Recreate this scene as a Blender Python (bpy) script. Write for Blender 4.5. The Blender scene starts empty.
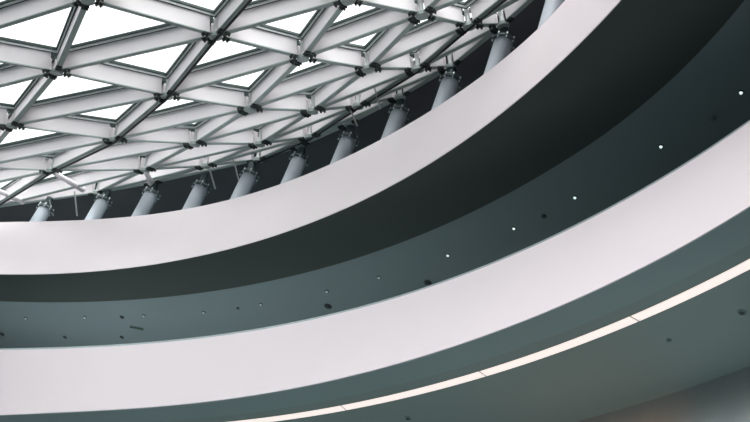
import bpy, bmesh, math, random
from mathutils import Vector, Matrix
random.seed(4)
C = bpy.context.scene.collection
SC = bpy.context.scene
rad = math.radians

# ------------------------------------------------------------------ camera
cam = bpy.data.cameras.new('camera')
cam.sensor_width = 36.0
cam.lens = 1090 * 36.0 / 750
cam.clip_end = 500
camo = bpy.data.objects.new('camera', cam)
C.objects.link(camo)
RX, RU, RF = [Vector(v) for v in [[0.940191, -0.209793, 0.268381], [-0.340649, -0.579029, 0.740732], [0.0, 0.787853, 0.615864]]]
camo.matrix_world = Matrix(((RX.x, RU.x, -RF.x, 0), (RX.y, RU.y, -RF.y, 0), (RX.z, RU.z, -RF.z, 0), (0, 0, 0, 1)))
SC.camera = camo

# ------------------------------------------------------------------ sky, exposure
SC.view_settings.view_transform = 'Standard'
SC.view_settings.look = 'None'
SC.view_settings.exposure = 0.0
SC.view_settings.gamma = 1.0
SC.view_settings.use_curve_mapping = False

wd = bpy.data.worlds.new('overcast_sky')
SC.world = wd
wd.use_nodes = True
nt = wd.node_tree
nt.nodes.clear()
wo = nt.nodes.new('ShaderNodeOutputWorld')
bg = nt.nodes.new('ShaderNodeBackground')
tc = nt.nodes.new('ShaderNodeTexCoord')
sx = nt.nodes.new('ShaderNodeSeparateXYZ')
cr = nt.nodes.new('ShaderNodeValToRGB')
mr = nt.nodes.new('ShaderNodeMapRange')
mr.inputs['From Min'].default_value = -1.0
mr.inputs['From Max'].default_value = 1.0
nt.links.new(tc.outputs['Generated'], sx.inputs[0])
nt.links.new(sx.outputs['Z'], mr.inputs['Value'])
nt.links.new(mr.outputs[0], cr.inputs[0])
e = cr.color_ramp.elements
e[0].position = 0.0
e[0].color = (0.014, 0.018, 0.019, 1)
e[1].position = 1.0
e[1].color = (1.0, 0.985, 0.985, 1)
for pos, col in ((0.61, (0.014, 0.018, 0.019, 1)), (0.70, (0.36, 0.36, 0.37, 1)), (0.78, (0.95, 0.94, 0.945, 1))):
    n = e.new(pos)
    n.color = col
# world brightened on the unbuilt side behind the camera, to light faces turned there
dt = nt.nodes.new('ShaderNodeVectorMath')
dt.operation = 'DOT_PRODUCT'
dt.inputs[1].default_value = (-0.5, -0.866, 0.0)
nt.links.new(tc.outputs['Generated'], dt.inputs[0])
ms = nt.nodes.new('ShaderNodeMapRange')
ms.interpolation_type = 'SMOOTHSTEP'
ms.inputs['From Min'].default_value = -0.35
ms.inputs['From Max'].default_value = 0.75
ms.inputs['To Min'].default_value = 1.9
ms.inputs['To Max'].default_value = 9.6
nt.links.new(dt.outputs['Value'], ms.inputs['Value'])
nt.links.new(ms.outputs[0], bg.inputs['Strength'])
nt.links.new(cr.outputs[0], bg.inputs[0])
nt.links.new(bg.outputs[0], wo.inputs[0])


def lamp(name, kind, loc, power, col=(1, 1, 1), size=0.5, aim=None, spot=120):
    l = bpy.data.lights.new(name, kind)
    l.energy = power
    l.color = col
    if kind == 'SPOT':
        l.spot_size = rad(spot)
        l.spot_blend = 1.0
        l.shadow_soft_size = size
    elif kind == 'POINT':
        l.shadow_soft_size = size
    o = bpy.data.objects.new(name, l)
    o.location = loc
    if aim is not None:
        o.rotation_euler = (Vector(aim) - Vector(loc)).to_track_quat('-Z', 'Y').to_euler()
    C.objects.link(o)
    return o


# ------------------------------------------------------------------ plan of the atrium: radius by bearing about one centre
OX, OY = -16.0, 12.0
RING0, RSTEP = -40.0, 5.0
RING = {
    'At': [18.989, 18.988, 18.986, 18.985, 18.982, 18.98, 18.976, 18.972, 18.967, 18.961, 18.953, 18.934, 18.885, 18.85, 18.859, 18.93, 19.067, 19.267, 19.521, 19.822, 20.166, 20.556, 21.007, 21.549, 22.232, 23.092, 23.862, 24.494, 25.01, 25.433, 25.78, 26.063, 26.295, 26.485, 26.641, 26.768],
    'Ab': [20.208, 20.168, 20.12, 20.061, 19.989, 19.9, 19.793, 19.661, 19.501, 19.305, 19.126, 18.997, 18.916, 18.882, 18.895, 18.958, 19.072, 19.24, 19.467, 19.754, 20.107, 20.529, 21.024, 21.593, 22.239, 22.841, 23.334, 23.738, 24.068, 24.338, 24.56, 24.741, 24.89, 25.011, 25.111, 25.192],
    'S': [21.763, 21.743, 21.719, 21.689, 21.652, 21.607, 21.553, 21.486, 21.404, 21.305, 21.183, 21.035, 20.885, 20.786, 20.74, 20.749, 20.814, 20.938, 21.125, 21.38, 21.708, 22.117, 22.612, 23.203, 23.897, 24.56, 25.103, 25.547, 25.911, 26.209, 26.453, 26.653, 26.816, 26.95, 27.06, 27.149],
    'Bt': [23.808, 23.714, 23.599, 23.458, 23.287, 23.077, 22.821, 22.508, 22.126, 21.67, 21.244, 20.875, 20.566, 20.317, 20.131, 20.007, 19.95, 19.962, 20.05, 20.222, 20.488, 20.862, 21.363, 22.012, 22.697, 23.258, 23.717, 24.093, 24.401, 24.653, 24.859, 25.028, 25.167, 25.28, 25.373, 25.448],
    'Bb': [23.826, 23.732, 23.617, 23.477, 23.305, 23.095, 22.839, 22.527, 22.145, 21.692, 21.254, 20.87, 20.554, 20.31, 20.14, 20.043, 20.018, 20.065, 20.188, 20.399, 20.718, 21.176, 21.818, 22.645, 23.366, 23.956, 24.439, 24.835, 25.159, 25.424, 25.641, 25.819, 25.964, 26.083, 26.181, 26.261],
}
EDGE0 = -20.0
EDGE = [19.069, 19.077, 19.086, 19.098, 19.111, 19.128, 19.149, 19.174, 19.205, 19.251, 19.324, 19.433, 19.587, 19.795, 20.071, 20.428, 20.882, 21.451, 22.151, 23.005, 24.035, 25.263, 26.549, 27.61, 28.478, 29.189, 29.771, 30.247, 30.637]


def cubic(tab, x):
    x = min(max(x, 0.0), len(tab) - 1.001)
    i = int(x)
    t = x - i
    p1, p2 = tab[i], tab[i + 1]
    p0 = tab[i - 1] if i > 0 else 2 * p1 - p2
    p3 = tab[i + 2] if i + 2 < len(tab) else 2 * p2 - p1
    return 0.5 * (2 * p1 + (p2 - p0) * t + (2 * p0 - 5 * p1 + 4 * p2 - p3) * t * t + (3 * p1 - p0 - 3 * p2 + p3) * t ** 3)


def RR(key, th):
    if key == 'edge':
        return cubic(EDGE, (th - EDGE0) / RSTEP)
    return cubic(RING[key], (th - RING0) / RSTEP)


def pt(key, th, dr, z):
    r = RR(key, th) + dr
    return Vector((OX + r * math.cos(rad(th)), OY + r * math.sin(rad(th)), z))


def polar(p):
    return math.degrees(math.atan2(p[1] - OY, p[0] - OX)), math.hypot(p[0] - OX, p[1] - OY)


T0, T1 = -22.0, 122.0

# ------------------------------------------------------------------ materials


def mat(name, col, rough=0.6, metal=0.0, spec=0.5, var=0.04, scale=3.0, bump=0.0, emit=None, estr=0.0):
    m = bpy.data.materials.new(name)
    m.use_nodes = True
    n = m.node_tree.nodes
    L = m.node_tree.links
    b = n['Principled BSDF']
    b.inputs['Roughness'].default_value = rough
    b.inputs['Metallic'].default_value = metal
    b.inputs['Specular IOR Level'].default_value = spec
    g = n.new('ShaderNodeTexCoord')
    no = n.new('ShaderNodeTexNoise')
    no.inputs['Scale'].default_value = scale
    no.inputs['Detail'].default_value = 4
    L.new(g.outputs['Object'], no.inputs['Vector'])
    mx = n.new('ShaderNodeMix')
    mx.data_type = 'RGBA'
    mx.inputs['A'].default_value = (*[c * (1 - var) for c in col], 1)
    mx.inputs['B'].default_value = (*[min(1, c * (1 + var)) for c in col], 1)
    L.new(no.outputs['Fac'], mx.inputs['Factor'])
    L.new(mx.outputs['Result'], b.inputs['Base Color'])
    if bump:
        bp = n.new('ShaderNodeBump')
        bp.inputs['Strength'].default_value = bump
        bp.inputs['Distance'].default_value = 0.01
        L.new(no.outputs['Fac'], bp.inputs['Height'])
        L.new(bp.outputs[0], b.inputs['Normal'])
    if emit:
        b.inputs['Emission Color'].default_value = (*emit, 1)
        b.inputs['Emission Strength'].default_value = estr
    return m


def glass_mat():
    m = bpy.data.materials.new('roof_glass')
    m.use_nodes = True
    n = m.node_tree.nodes
    L = m.node_tree.links
    n.clear()
    o = n.new('ShaderNodeOutputMaterial')
    t = n.new('ShaderNodeBsdfTransparent')
    t.inputs[0].default_value = (0.95, 0.97, 0.965, 1)
    g = n.new('ShaderNodeBsdfGlossy')
    g.inputs['Roughness'].default_value = 0.02
    mx = n.new('ShaderNodeMixShader')
    mx.inputs[0].default_value = 0.05
    L.new(t.outputs[0], mx.inputs[1])
    L.new(g.outputs[0], mx.inputs[2])
    L.new(mx.outputs[0], o.inputs[0])
    return m


M = {
    'band': mat('white_painted_plaster', (0.77, 0.705, 0.73), 0.65, spec=0.3, var=0.02, scale=0.6),
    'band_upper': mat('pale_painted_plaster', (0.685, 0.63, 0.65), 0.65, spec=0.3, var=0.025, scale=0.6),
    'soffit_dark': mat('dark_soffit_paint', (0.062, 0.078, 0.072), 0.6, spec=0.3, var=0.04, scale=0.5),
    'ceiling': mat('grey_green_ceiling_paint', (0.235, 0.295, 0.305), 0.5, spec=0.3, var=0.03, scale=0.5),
    'soffit': mat('slate_soffit_paint', (0.27, 0.345, 0.355), 0.6, spec=0.3, var=0.03, scale=0.5),
    'lowceil': mat('slate_ceiling_paint', (0.25, 0.31, 0.30), 0.6, spec=0.3, var=0.03, scale=0.5),
    'coping': mat('grey_metal_coping', (0.25, 0.30, 0.31), 0.4, metal=0.3),
    'deck': mat('grey_gallery_floor', (0.32, 0.34, 0.34), 0.6, var=0.08, scale=2),
    'floor_absorber': mat('dark_floor_absorber', (0.03, 0.035, 0.035), 0.9, var=0.1, scale=4),  # invented dark floor tone, cuts the bounce onto the ceiling
    'darkwall': mat('charcoal_wall', (0.10, 0.105, 0.115), 0.7, spec=0.2, var=0.1, scale=0.4),
    'pilaster': mat('blue_grey_pilaster', (0.42, 0.53, 0.57), 0.6),
    'gallerywall': mat('grey_gallery_wall', (0.06, 0.075, 0.075), 0.6),
    'lowwall': mat('grey_lobby_wall', (0.25, 0.265, 0.26), 0.6, var=0.08, scale=0.6),
    'steel': mat('pale_painted_steel', (0.80, 0.76, 0.775), 0.5, spec=0.35, var=0.02),
    'flange': mat('shade_toned_flange', (0.41, 0.48, 0.455), 0.5, spec=0.35, var=0.03),  # shade on the beam undersides put into the flange colour
    'hub': mat('grey_cast_node', (0.40, 0.46, 0.44), 0.45, metal=0.2),
    'bolt': mat('dark_bolt', (0.05, 0.065, 0.06), 0.5, metal=0.3),
    'post': mat('polished_steel_post', (0.85, 0.87, 0.86), 0.45, metal=0.6),
    'gasket': mat('dark_green_gasket', (0.03, 0.055, 0.05), 0.5),
    'bead': mat('aluminium_bead', (0.80, 0.84, 0.82), 0.4, metal=0.0),
    'column': mat('blue_grey_column_paint', (0.44, 0.49, 0.54), 0.5, var=0.03),
    'collar': mat('dark_collar_steel', (0.09, 0.12, 0.125), 0.45, metal=0.3),
    'lug': mat('zinc_bolt', (0.6, 0.66, 0.66), 0.35, metal=0.5),
    'cable': mat('black_cable_sheath', (0.012, 0.015, 0.015), 0.6),
    'rod': mat('grey_rod', (0.45, 0.48, 0.46), 0.5, metal=0.2),
    'glass': glass_mat(),
    'strip': mat('lit_diffuser', (0.5, 0.47, 0.45), 0.5, emit=(1.0, 0.87, 0.82), estr=0.86),
    'lamp_on': mat('lit_lamp_lens', (0.9, 0.95, 0.95), 0.4, emit=(0.85, 1.0, 0.98), estr=0.9),
    'lamp_dim': mat('dim_lamp_lens', (0.5, 0.55, 0.55), 0.4, emit=(0.85, 1.0, 0.98), estr=0.25),
    'lamp_off': mat('unlit_lamp_lens', (0.03, 0.04, 0.04), 0.4),
    'trim': mat('dark_lamp_trim', (0.03, 0.04, 0.04), 0.5),
    'housing': mat('strip_housing', (0.35, 0.34, 0.33), 0.5),
    'faint': mat('painted_fitting', (0.19, 0.24, 0.24), 0.5),
    'sign': mat('dark_green_sign', (0.10, 0.17, 0.13), 0.5),
}

# ------------------------------------------------------------------ helpers


def link(name, bm, m, parent=None, smooth=None):
    me = bpy.data.meshes.new(name)
    bmesh.ops.recalc_face_normals(bm, faces=bm.faces)
    bm.to_mesh(me)
    bm.free()
    me.materials.append(M[m])
    if smooth:
        for p in me.polygons:
            p.use_smooth = True
        me.set_sharp_from_angle(angle=rad(smooth))
    o = bpy.data.objects.new(name, me)
    C.objects.link(o)
    if parent:
        o.parent = parent
    return o


def empty(name, loc=(0, 0, 0)):
    o = bpy.data.objects.new(name, None)
    o.empty_display_size = 0.2
    o.location = loc
    C.objects.link(o)
    return o


def tag(o, label, cat, group=None):
    o['label'] = label
    o['category'] = cat
    o['kind'] = 'thing'
    if group:
        o['group'] = group
    return o


def struct(o, label=None):
    o['kind'] = 'structure'
    if label:
        o['label'] = label
    return o


def sweep(profile, t0=T0, t1=T1, step=0.75):
    """closed section (list of curve, radial offset, height) swept along the ring"""
    bm = bmesh.new()
    n = max(2, int(round((t1 - t0) / step)))
    rows = []
    for k in range(n + 1):
        th = t0 + (t1 - t0) * k / n
        rows.append([bm.verts.new(pt(c, th, dr, z)) for c, dr, z in profile])
    m = len(profile)
    for k in range(n):
        for i in range(m):
            bm.faces.new((rows[k][i], rows[k][(i + 1) % m], rows[k + 1][(i + 1) % m], rows[k + 1][i]))
    bm.faces.new(rows[0])
    bm.faces.new(rows[-1][::-1])
    return bm


def cyl(bm, a, b, r0, r1=None, seg=16):
    a, b = Vector(a), Vector(b)
    r1 = r0 if r1 is None else r1
    w = (b - a).normalized()
    u = w.orthogonal().normalized()
    v = w.cross(u)
    A, B = [], []
    for k in range(seg):
        c, s = math.cos(2 * math.pi * k / seg), math.sin(2 * math.pi * k / seg)
        A.append(bm.verts.new(a + (u * c + v * s) * r0))
        B.append(bm.verts.new(b + (u * c + v * s) * r1))
    for k in range(seg):
        j = (k + 1) % seg
        bm.faces.new((A[k], A[j], B[j], B[k]))
    bm.faces.new(A[::-1])
    bm.faces.new(B)


def bar(bm, a, b, s, n, w0, w1, h0, h1):
    """bar from a to b; s = side axis, n = up axis, widths at heights h0 and h1"""
    vs = []
    for p in (a, b):
        for (w, h) in ((-w0, h0), (w0, h0), (w1, h1), (-w1, h1)):
            vs.append(bm.verts.new(p + s * (w / 2) + n * h))
    for f in ((0, 1, 2, 3), (7, 6, 5, 4), (0, 4, 5, 1), (1, 5, 6, 2), (2, 6, 7, 3), (3, 7, 4, 0)):
        bm.faces.new([vs[i] for i in f])


def tube(bm, pts, r, seg=10):
    rings = []
    for k, p in enumerate(pts):
        w = (pts[min(k + 1, len(pts) - 1)] - pts[max(k - 1, 0)]).normalized()
        u = Vector((0, 0, 1)).cross(w).normalized()
        v = w.cross(u)
        rings.append([bm.verts.new(p + (u * math.cos(2 * math.pi * j / seg) + v * math.sin(2 * math.pi * j / seg)) * r) for j in range(seg)])
    for k in range(len(rings) - 1):
        for j in range(seg):
            i = (j + 1) % seg
            bm.faces.new((rings[k][j], rings[k][i], rings[k + 1][i], rings[k + 1][j]))
    bm.faces.new(rings[0][::-1])
    bm.faces.new(rings[-1])


# ------------------------------------------------------------------ the setting: galleries
ZA0, ZA1, ZB0, ZB1 = 18.0, 20.38, 13.0, 15.14
ZE = 23.0

# upper balcony
up = empty('balcony', (OX, OY, ZA0))
tag(up, 'upper white curved balcony band, the one carrying the row of round columns', 'balcony')
up_inv = Matrix.Translation((-OX, -OY, -ZA0))


def under(o, root):
    o.parent = root
    o.matrix_parent_inverse = Matrix.Translation(-root.location)
    return o


under(link('fascia', sweep([('Ab', 0, ZA0), ('At', 0, ZA1), ('At', 0.9, ZA1), ('Ab', 0.9, ZA0 + 0.3), ('Ab', 0.9, ZA0 + 0.0)]), 'band_upper', smooth=40), up)
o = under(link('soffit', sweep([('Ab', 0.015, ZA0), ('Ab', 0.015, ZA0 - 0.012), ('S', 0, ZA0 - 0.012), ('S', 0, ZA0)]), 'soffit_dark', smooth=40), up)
o['label'] = 'dark underside of the upper balcony'

struct(link('floor_upper_gallery', sweep([('At', 0.9, ZA1 - 0.3), ('At', 0.9, ZA1), ('edge', 3.6, ZA1), ('edge', 3.6, ZA1 - 0.3)]), 'deck'))
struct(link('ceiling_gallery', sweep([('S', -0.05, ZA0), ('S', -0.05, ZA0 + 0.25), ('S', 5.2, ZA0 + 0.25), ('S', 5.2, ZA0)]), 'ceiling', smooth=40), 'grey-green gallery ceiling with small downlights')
struct(link('wall_gallery', sweep([('S', 4.1, ZB0), ('S', 4.1, ZA0 + 0.05), ('S', 4.4, ZA0 + 0.05), ('S', 4.4, ZB0)]), 'gallerywall', smooth=40))
wb = struct(link('wall_back', sweep([('edge', 3.0, ZA1), ('edge', 3.0, ZE + 0.9), ('edge', 3.3, ZE + 0.9), ('edge', 3.3, ZA1)]), 'darkwall', smooth=40), 'dark wall behind the columns')
struct(link('ceiling_roof_edge', sweep([('edge', -0.12, ZE + 0.62), ('edge', -0.12, ZE + 0.8), ('edge', 3.3, ZE + 0.8), ('edge', 3.3, ZE + 0.62)]), 'darkwall', smooth=40))

# lower balcony
lo = empty('balcony', (OX, OY, ZB0))
tag(lo, 'lower white curved balcony band, below the gallery ceiling with downlights', 'balcony')
under(link('fascia', sweep([('Bb', 0, ZB0), ('Bt', 0, ZB1), ('Bt', 0.25, ZB1), ('Bb', 0.25, ZB0)]), 'band', smooth=40), lo)
o = under(link('coping', sweep([('Bt', 0.012, ZB1), ('Bt', 0.012, ZB1 + 0.075), ('Bt', 0.2, ZB1 + 0.075), ('Bt', 0.2, ZB1)]), 'coping', smooth=40), lo)
o['label'] = 'thin grey coping'
o = under(link('soffit', sweep([('Bb', 0.015, ZB0), ('Bb', 0.015, ZB0 - 0.02), ('Bb', 0.68, ZB0 - 0.02), ('Bb', 0.68, ZB0)]), 'soffit', smooth=40), lo)
o['label'] = 'slate grey underside of the lower balcony'
struct(link('floor_gallery', sweep([('Bb', 0.25, ZB0 + 0.06), ('Bb', 0.25, ZB0 + 0.3), ('Bb', 2.4, ZB0 + 0.3), ('Bb', 2.4, ZB0 + 0.06)]), 'deck'))
struct(link('floor_gallery_rear', sweep([('Bb', 2.4, ZB0 + 0.06), ('Bb', 2.4, ZB0 + 0.3), ('S', 4.4, ZB0 + 0.3), ('S', 4.4, ZB0 + 0.06)]), 'floor_absorber'))  # dark rear strip added out of view to dim the ceiling above
struct(link('ceiling_lobby', sweep([('Bb', 0.67, ZB0), ('Bb', 0.67, ZB0 + 0.06), ('Bb', 3.6, ZB0 + 0.06), ('Bb', 3.6, ZB0)]), 'lowceil', smooth=40), 'slate ceiling below the lower balcony')
struct(link('wall_lobby', sweep([('Bb', 3.51, ZB0 - 5.2), ('Bb', 3.51, ZB0 - 0.001), ('Bb', 3.9, ZB0 - 0.001), ('Bb', 3.9, ZB0 - 5.2)]), 'lowwall', smooth=40), 'curved wall below the slate ceiling')

bm = bmesh.new()
for q in range(2):
    th = T0 + 0.3 + q * 0.6
    vs = [bm.verts.new(pt(c, th, dr, z)) for c, dr, z in (('Bb', 0.3, ZB0 + 0.3), ('S', 4.1, ZB0 + 0.3), ('S', 4.1, ZA0 - 0.02), ('Ab', 0.1, ZA0 - 0.02))]
    bm.faces.new(vs)
bm.verts.ensure_lookup_table()
for q in range(4):
    bm.faces.new([bm.verts[q], bm.verts[(q + 1) % 4], bm.verts[4 + (q + 1) % 4], bm.verts[4 + q]])
struct(link('gallery_end_blocker', bm, 'gallerywall'))  # added out of view to stop light entering the open gallery end

# pilasters on the dark back wall
for k in range(13):
    th = 40 + k * 3.6
    a = pt('edge', th, 2.93, ZA1)
    bm = bmesh.new()
    t = Vector((-math.sin(rad(th)), math.cos(rad(th)), 0))
    r_ = Vector((math.cos(rad(th)), math.sin(rad(th)), 0))
    bar(bm, a, a + Vector((0, 0, ZE + 0.55 - ZA1)), t, r_, 0.45, 0.45, -0.4, 0.1)
    o = struct(link('trim_%d' % (k + 1), bm, 'pilaster'), 'blue-grey pilaster on the dark back wall')

# ------------------------------------------------------------------ light strip (segments between the seams)
SEAMS = [T1] + [36.65, 24.41, 13.15] + [T0]
SEGL = ['lit strip segment at the lower left, running to the first seam', 'second lit strip segment from the left, between first and second seam',
        'third lit strip segment from the left, between second and third seam', 'lit strip segment farthest right, beyond the last seam']
for k in range(4):
    a, b = SEAMS[k + 1], SEAMS[k]
    root = empty('strip_light', pt('Bb', (a + b) / 2, 1.09, ZB0))
    tag(root, 'warm white ' + SEGL[k], 'strip light', 'warm white light strip segments under the lower balcony')
    g = 0.05
    under(link('diffuser', sweep([('Bb', 0.985, ZB0), ('Bb', 0.985, ZB0 - 0.015), ('Bb', 1.195, ZB0 - 0.015), ('Bb', 1.195, ZB0)], a + g, b - g), 'strip'), root)
    under(link('housing', sweep([('Bb', 0.97, ZB0), ('Bb', 0.97, ZB0 - 0.008), ('Bb', 1.21, ZB0 - 0.008), ('Bb', 1.21, ZB0)], a, b), 'housing'), root)

# ------------------------------------------------------------------ downlights and other ceiling fittings


def downlight(x, y, z, r, lens, label, name='downlight', cat='downlight', group=None, ring='trim'):
    root = empty(name, (x, y, z))
    tag(root, label, cat, group)
    bm = bmesh.new()
    seg = 24
    rings = []
    for rr, zz in ((r, 0.002), (r, -0.02), (r * 0.72, -0.03), (r * 0.66, -0.012)):
        rings.append([bm.verts.new((rr * math.cos(2 * math.pi * j / seg), rr * math.sin(2 * math.pi * j / seg), zz)) for j in range(seg)])
    for k in range(3):
        for j in range(seg):
            i = (j + 1) % seg
            bm.faces.new((rings[k][j], rings[k][i], rings[k + 1][i], rings[k + 1][j]))
    link('trim_ring', bm, ring, root, smooth=40)
    bm = bmesh.new()
    cyl(bm, (0, 0, 0.0), (0, 0, -0.05 if lens != 'lamp_off' else -0.014), r * 0.66, r * 0.5, 20)
    link('lens', bm, lens, root, smooth=40)
    return root


ORD = ['first', 'second', 'third', 'fourth', 'fifth', 'sixth', 'seventh', 'eighth', 'ninth', 'tenth', 'eleventh', 'twelfth']
BR = [[6.371, 14.965], [5.578, 17.207], [4.486, 19.796], [3.53, 21.71], [2.287, 23.759], [0.758, 25.872], [-0.537, 27.493], [-2.377, 29.481], [-4.131, 31.16], [-6.145, 32.75], [-8.269, 34.29], [-10.535, 35.899]]
for k, (x, y) in enumerate(BR):
    downlight(x, y, ZA0, 0.06, 'lamp_on' if k < 5 else 'lamp_dim', 'small lit downlight in the gallery ceiling, %s of the lit row from the right' % ORD[k], group='lit downlights of the gallery ceiling')
DK = [[-0.362, 28.259], [2.111, 25.299], [6.18, 15.911], [4.055, 20.859], [-3.063, 30.188], [-6.919, 33.375], [-6.88, 34.753], [-9.042, 36.263], [-11.578, 37.803]]
DKL = ['large dark unlit ceiling fitting below the seventh lit downlight', 'large dark unlit ceiling fitting close above the lower white band',
       'faint dark fitting in the darkest right part of gallery ceiling', 'faint dark fitting between third and fourth lit downlights',
       'tiny dark fitting between the eighth and ninth lit downlights', 'small dark fitting just above the green sign plate',
       'small dark fitting just below the green sign plate', 'small dark fitting near the lower band at left, below the eleventh downlight',
       'small dark fitting cut by the left picture edge']
for k, (x, y) in enumerate(DK):
    downlight(x, y, ZA0, (0.12, 0.115, 0.10, 0.07, 0.05, 0.08, 0.08, 0.08, 0.10)[k], 'faint' if k == 2 else 'lamp_off', DKL[k], 'ceiling_fitting', 'ceiling fitting', 'dark fittings of the gallery ceiling', 'faint' if k == 2 else 'trim')
LW = [[7.098, 15.717], [2.506, 23.978], [6.362, 17.312]]
LWL = ['dark round fitting on slate ceiling at the right edge', 'dark round fitting on slate ceiling near the bottom edge', 'faint round fitting in the middle of the slate ceiling']
for k, (x, y) in enumerate(LW):
    downlight(x, y, ZB0, (0.085, 0.075, 0.05)[k], 'faint' if k == 2 else 'lamp_off', LWL[k], 'ceiling_fitting', 'ceiling fitting', 'dark fittings of the slate ceiling', 'faint')

SA, SB = [Vector((*v, ZA0 - 0.1)) for v in [[-6.573, 33.688], [-6.103, 33.552]]]
sroot = empty('hanging_sign', (SA + SB) / 2)
tag(sroot, 'thin dark green sign plate hung under the gallery ceiling at left', 'sign')
sd = (SB - SA).normalized()
bm = bmesh.new()
bar(bm, SA, SB, Vector((0, 0, 1)).cross(sd), Vector((0, 0, 1)), 0.02, 0.02, -0.02, 0.05)
under(link('plate', bm, 'sign'), sroot)
for q in (0.2, 0.8):
    bm = bmesh.new()
    p = SA.lerp(SB, q)
    cyl(bm, p + Vector((0, 0, 0.05)), p + Vector((0, 0, 0.101)), 0.012, seg=8)
    under(link('hanger', bm, 'rod'), sroot)

# ------------------------------------------------------------------ columns
CAPS = [[-11.984, 35.741], [-9.631, 33.864], [-7.806, 32.386], [-6.011, 30.949], [-4.418, 29.368], [-2.894, 27.655], [-1.543, 25.898], [-0.306, 23.953], [0.772, 21.988], [1.716, 19.905], [2.501, 17.774]]
NB = len(CAPS)
ZC = 22.6


def column(x, y, label):
    root = empty('round_column', (x, y, ZA1))
    tag(root, label, 'column', 'round columns on the upper balcony')
    H = ZC - ZA1
    th, _ = polar((x, y))
    rv = Vector((math.cos(rad(th)), math.sin(rad(th)), 0))
    bm = bmesh.new()
    cyl(bm, (0, 0, 0.0), (0, 0, H - 0.1), 0.255, 0.255, 32)
    link('shaft', bm, 'column', root, smooth=40)
    bm = bmesh.new()
    cyl(bm, (0, 0, 0.0), (0, 0, 0.04), 0.33, 0.33, 32)
    link('base_plate', bm, 'collar', root, smooth=40)
    bm = bmesh.new()
    cyl(bm, (0, 0, H - 0.13), (0, 0, H - 0.09), 0.335, 0.335, 32)
    cyl(bm, (0, 0, H - 0.06), (0, 0, H), 0.33, 0.30, 32)
    cyl(bm, (0, 0, H - 0.09), (0, 0, H - 0.06), 0.27, 0.27, 32)
    cl = link('collar', bm, 'collar', root, smooth=40)
    bm = bmesh.new()
    for j in range(8):
        a = 2 * math.pi * j / 8
        p = Vector((0.305 * math.cos(a), 0.305 * math.sin(a), 0))
        cyl(bm, p + Vector((0, 0, H - 0.17)), p + Vector((0, 0, H + 0.03)), 0.024, seg=8)
    cyl(bm, (0, 0, H - 0.088), (0, 0, H - 0.062), 0.31, 0.31, 32)
    link('collar_bolts', bm, 'lug', cl, smooth=40)
    bm = bmesh.new()
    cyl(bm, (0, 0, H), Vector((0, 0, H + 0.42)) - rv * 0.12, 0.15, 0.13, 20)
    link('head_stub', bm, 'collar', root, smooth=40)
    return root


NTH = ['first', 'second', 'third', 'fourth', 'fifth', 'sixth', 'seventh', 'eighth', 'ninth', 'tenth']
for k, (x, y) in enumerate(CAPS):
    column(x, y, 'round blue-grey column on the upper balcony, ' + (NTH[k] + ' one from the left' if k < 10 else 'cut off by the top picture edge'))

# ------------------------------------------------------------------ the glass roof
KS = 0.5
NODE = {
    (0,1): (-8.411, 19.613, 18.475),
    (2,0): (-2.485, 18.967, 20.962),
    (0,2): (-9.583, 23.38, 19.061),
    (1,1): (-5.537, 20.94, 20.078),
    (2,1): (-3.328, 21.812, 21.258),
    (3,1): (-1.569, 22.218, 22.12),
    (3,0): (-0.597, 19.447, 21.924),
    (4,0): (0.687, 19.837, 22.592),
    (4,1): (-0.229, 22.081, 22.671),
    (0,3): (-11.419, 27.316, 19.641),
    (1,3): (-8.666, 28.137, 21.102),
    (1,2): (-6.893, 24.544, 20.575),
    (2,2): (-4.625, 25.085, 21.664),
    (2,3): (-6.282, 28.057, 22.001),
    (3,3): (-4.296, 27.695, 22.641),
    (3,2): (-2.833, 24.963, 22.352),
    (1,4): (-11.151, 31.659, 21.512),
    (2,4): (-8.05, 30.885, 22.377),
    (5,0): (1.552, 19.723, 22.969),
    (5,1): (0.646, 21.891, 23.012),
    (4,2): (-1.579, 24.461, 22.721),
    (4,3): (-2.796, 26.873, 22.957),
    (3,4): (-6.027, 30.034, 22.808),
    (4,4): (-4.344, 29.114, 23.109),
    (5,2): (-0.462, 23.75, 22.994),
    (5,3): (-1.71, 25.726, 23.036),
    (5,4): (-3.047, 27.524, 23.0),
    (3,5): (-7.937, 32.334, 23.0),
    (2,5): (-10.086, 34.185, 23.0),
    (1,5): (-14.553, 37.776, 23.0),
    (5,-1): (2.34, 17.676, 23.0),
}
MEAS = set(NODE)


def rho(p):
    th, r = polar(p)
    return RR('edge', th) - r


def onroof(p):
    return Vector((p.x, p.y, ZE - KS * rho(p)))


def nrm(p):
    th, _ = polar(p)
    return Vector((-KS * math.cos(rad(th)), -KS * math.sin(rad(th)), 1)).normalized()


NODE = {k: Vector(v) for k, v in NODE.items()}


def allowed(i, j):
    return i <= 5 and j <= (4 if i >= 4 else 5 if i >= 1 else 6)


# continue the lattice beyond the part measured
for it in range(4):
    new = {}
    for i in range(-4, 6):
        for j in range(-4, 7):
            if (i, j) in NODE or not allowed(i, j):
                continue
            acc = []
            for di, dj in ((1, 0), (-1, 0), (0, 1), (0, -1), (1, -1), (-1, 1)):
                b, c2 = (i + di, j + dj), (i + 2 * di, j + 2 * dj)
                if b in NODE and c2 in NODE:
                    acc.append(2 * NODE[b] - NODE[c2])
            if acc:
                new[(i, j)] = onroof(sum(acc, Vector()) / len(acc))
    NODE.update(new)


def shown(k):
    i, j = k
    return i >= -1 and j >= -1 and i + j >= 0


roof = empty('glass_roof', (OX, OY, ZE))
tag(roof, 'triangulated glass roof of pale steel beams, over the row of columns', 'glass roof')
DEP = 0.50


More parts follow.
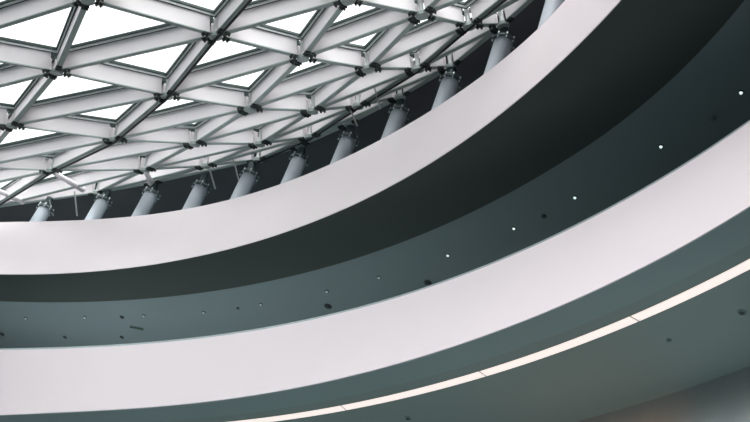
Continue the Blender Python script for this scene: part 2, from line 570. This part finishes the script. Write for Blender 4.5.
def beam(p, q, tp, tq):
    t = (q - p).normalized()
    n = (nrm(p) + nrm(q)).normalized()
    s = t.cross(n).normalized()
    n = s.cross(t).normalized()
    a, b = p + t * tp, q - t * tq
    bm = bmesh.new()
    bar(bm, a, b, s, n, 0.12, 0.12, 0.03, DEP)
    o = under(link('beam', bm, 'steel'), roof)
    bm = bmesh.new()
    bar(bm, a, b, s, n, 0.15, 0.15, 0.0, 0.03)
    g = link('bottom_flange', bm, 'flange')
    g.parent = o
    g['label'] = 'bottom flange, underside shade in its colour'
    bm = bmesh.new()
    bar(bm, a, b, s, n, 0.13, 0.13, DEP, DEP + 0.16)
    g = link('glazing_bar', bm, 'gasket')
    g.parent = o
    return o


hub_dirs = {}
nbeam = 0
far = bmesh.new()
for (i, j), p in sorted(NODE.items()):
    for di, dj in ((1, 0), (0, 1), (1, -1)):
        k2 = (i + di, j + dj)
        if k2 not in NODE:
            continue
        q = NODE[k2]
        if shown((i, j)) and shown(k2):
            beam(p, q, 0.22, 0.22)
            hub_dirs.setdefault((i, j), []).append((q - p).normalized())
            hub_dirs.setdefault(k2, []).append((p - q).normalized())
            nbeam += 1
        else:
            t = (q - p).normalized()
            n = (nrm(p) + nrm(q)).normalized()
            s_ = t.cross(n).normalized()
            bar(far, p, q, s_, s_.cross(t), 0.14, 0.14, 0.0, DEP + 0.16)
o = under(link('farther_beams', far, 'steel'), roof)
o['kind'] = 'stuff'

for k, dirs in hub_dirs.items():
    p = NODE[k]
    n = nrm(p)
    bm = bmesh.new()
    cyl(bm, p - n * 0.06, p + n * 0.04, 0.17, 0.17, 24)
    cyl(bm, p + n * 0.04, p + n * 0.10, 0.17, 0.09, 24)
    h = under(link('node_hub', bm, 'hub', smooth=40), roof)
    bm = bmesh.new()
    cyl(bm, p + n * 0.09, p + n * (DEP + 0.12), 0.07, 0.07, 16)
    o = link('post', bm, 'post', smooth=40)
    o.parent = h
    for d in dirs:
        s = d.cross(n).normalized()
        bm = bmesh.new()
        bar(bm, p + d * 0.19, p + d * 0.39, s, n, 0.175, 0.175, -0.022, 0.0)
        for u in (0.245, 0.355):
            for w in (-0.06, 0.0, 0.06):
                c_ = p + d * u + s * w
                cyl(bm, c_ - n * 0.07, c_ - n * 0.01, 0.030, 0.030, 8)
        o = link('splice_plate', bm, 'bolt')
        o.parent = h


def inset(poly, n, d):
    out = []
    m = len(poly)
    for k in range(m):
        p0, p1, p2 = poly[k - 1], poly[k], poly[(k + 1) % m]
        a = (p1 - p0).normalized()
        b = (p2 - p1).normalized()
        na, nb = n.cross(a), n.cross(b)
        bis = na + nb
        bis.normalize()
        c = max(0.3, bis.dot(na))
        out.append(p1 + bis * (d / c))
    return out


def ring_prism(bm, A, B, n, h0, h1):
    m = len(A)
    V = [[bm.verts.new(p + nrm(p) * h) for p in P] for P, h in ((A, h0), (B, h0), (B, h1), (A, h1))]
    for r0 in range(4):
        r1 = (r0 + 1) % 4
        for k in range(m):
            j = (k + 1) % m
            bm.faces.new((V[r0][k], V[r0][j], V[r1][j], V[r1][k]))


def area(poly):
    s = Vector()
    for k in range(1, len(poly) - 1):
        s += (poly[k] - poly[0]).cross(poly[k + 1] - poly[0])
    return s.length / 2


for (i, j) in sorted(NODE):
    for tri in (((i, j), (i + 1, j), (i, j + 1)), ((i + 1, j), (i + 1, j + 1), (i, j + 1))):
        if not all(t in NODE for t in tri):
            continue
        if not all(shown(t) for t in tri):
            continue
        poly = [NODE[t] for t in tri]
        c = sum(poly, Vector()) / len(poly)
        n = (poly[1] - poly[0]).cross(poly[2] - poly[0]).normalized()
        if n.z < 0:
            poly = poly[::-1]
            n = -n
        # drop near-double corners
        pl = [p for k, p in enumerate(poly) if (p - poly[k - 1]).length > 0.08]
        if len(pl) < 3:
            continue
        P1, P2, P3 = inset(pl, n, 0.05), inset(pl, n, 0.095), inset(pl, n, 0.13)
        P4 = inset(pl, n, 0.175)
        if area(P4) < 0.15:
            continue
        bm = bmesh.new()
        lowr = [bm.verts.new(p + nrm(p) * (DEP + 0.12)) for p in P1]
        topr = [bm.verts.new(p + nrm(p) * (DEP + 0.15)) for p in P1]
        m = len(pl)
        bm.faces.new(lowr[::-1])
        bm.faces.new(topr)
        for k in range(m):
            bm.faces.new((lowr[k], lowr[(k + 1) % m], topr[(k + 1) % m], topr[k]))
        g = under(link('glass_pane', bm, 'glass'), roof)
        bm = bmesh.new()
        ring_prism(bm, P1, P2, n, DEP - 0.01, DEP + 0.118)
        ring_prism(bm, P3, P4, n, DEP + 0.05, DEP + 0.118)
        f = link('pane_frame', bm, 'gasket')
        f.parent = g
        bm = bmesh.new()
        ring_prism(bm, P2, P3, n, DEP - 0.005, DEP + 0.118)
        f = link('pane_bead', bm, 'bead')
        f.parent = g

for a, b in [[[-11.151, 31.659, 21.512], [-10.641, 34.127, 22.9]], [[-8.05, 30.885, 22.377], [-7.981, 32.177, 22.9]], [[-13.933, 35.277, 22.3], [-13.149, 36.353, 22.9]]]:
    bm = bmesh.new()
    a, b = Vector(a), Vector(b)
    cyl(bm, a, b, 0.08, 0.115, 20)
    cyl(bm, b, b + (b - a).normalized() * 0.05, 0.135, 0.135, 20)
    under(link('edge_strut', bm, 'steel', smooth=40), roof)

# ------------------------------------------------------------------ cables along two beam lines, drop rods


def cable(i, js, label, r, dz):
    pts = [NODE[(i, j)] - nrm(NODE[(i, j)]) * dz for j in js if (i, j) in NODE]
    bm = bmesh.new()
    tube(bm, pts, r)
    o = link('cable', bm, 'cable', smooth=60)
    tag(o, label, 'cable', 'dark cables under the roof beams')


cable(1, range(-1, 6), 'black cable under the roof beams, running from top centre to the left edge', 0.037, 0.105)
cable(4, range(-2, 5), 'black cable under the roof beams, the right one close to the columns', 0.030, 0.09)

RODS = [[[-1.232, 23.58, 22.75], [-0.91, 23.897, 22.426]], [[-1.884, 24.603, 22.75], [-1.418, 24.939, 22.405]], [[-5.902, 29.954, 22.75], [-5.467, 30.366, 22.295]], [[-5.07, 29.211, 22.75], [-4.695, 29.58, 22.341]], [[-10.854, 34.51, 22.75], [-10.543, 34.924, 22.247]], [[-11.887, 35.564, 22.75], [-11.629, 35.833, 22.454]]]
RL = ['thin grey drop rod at the roof edge between seventh and eighth columns', 'thin grey drop rod at the roof edge above the seventh column',
      'thin grey drop rod by the roof edge right of the fourth column', 'thin grey drop rod by the roof edge left of the fifth column',
      'thin grey drop rod by the roof edge between first and second columns', 'thin grey drop rod close beside the first whole column']
for k, (a, b) in enumerate(RODS):
    bm = bmesh.new()
    a, b = Vector(a), Vector(b)
    cyl(bm, a + (a - b) * 0.25, b, 0.028, seg=10)
    cyl(bm, b, b + (b - a).normalized() * 0.04, 0.04, 0.03, seg=10)
    o = link('drop_rod', bm, 'rod', smooth=40)
    tag(o, RL[k], 'rod', 'drop rods at the roof edge')

# ------------------------------------------------------------------ downlight beams and added fill lights
DLP = [8, 10, 20, 60, 120, 180, 220, 280, 330, 380, 420, 420]
for k, (x, y) in enumerate(BR):
    lamp('downlight_beam', 'SPOT', (x, y, ZA0 - 0.12), DLP[k] * 3.7, (0.92, 1.0, 1.0), 0.06, (x, y, ZB0), 110)
for th, pw, col in ((70, 85, (0.85, 1, 1)), (55, 100, (0.85, 1, 1)), (40, 100, (0.85, 1, 1)), (25, 100, (0.85, 1, 1)), (10, 100, (0.85, 1, 1))):
    p = pt('Bb', th, 1.0, ZB0 - 4.6)
    lamp('lobby_fill', 'POINT', p, pw, col, 0.4)  # unseen fill points added to light the lower undersides
for th in (50, 60, 70, 80):
    lamp('back_wall_fill', 'POINT', pt('edge', th, 1.7, ZA1 + 0.25), 9, (0.6, 0.93, 1.0), 0.1)  # unseen teal fill added to lift the dark back wall
for k in range(12):  # unseen spots added to brighten the lobby wall, warm ones tint it brown
    th = 3 + 2.1 * k
    warm = th > 17
    lamp('wall_fill_spot', 'SPOT', pt('Bb', th, 0.8, ZB0 - 5.0), 700 if warm else 800, (1, 0.52, 0.30) if warm else (0.92, 1, 1), 0.1,
         pt('Bb', th, 3.51, ZB0 - (2.1 if warm else 2.4)), 34)
print('beams', nbeam, 'hubs', len(hub_dirs))
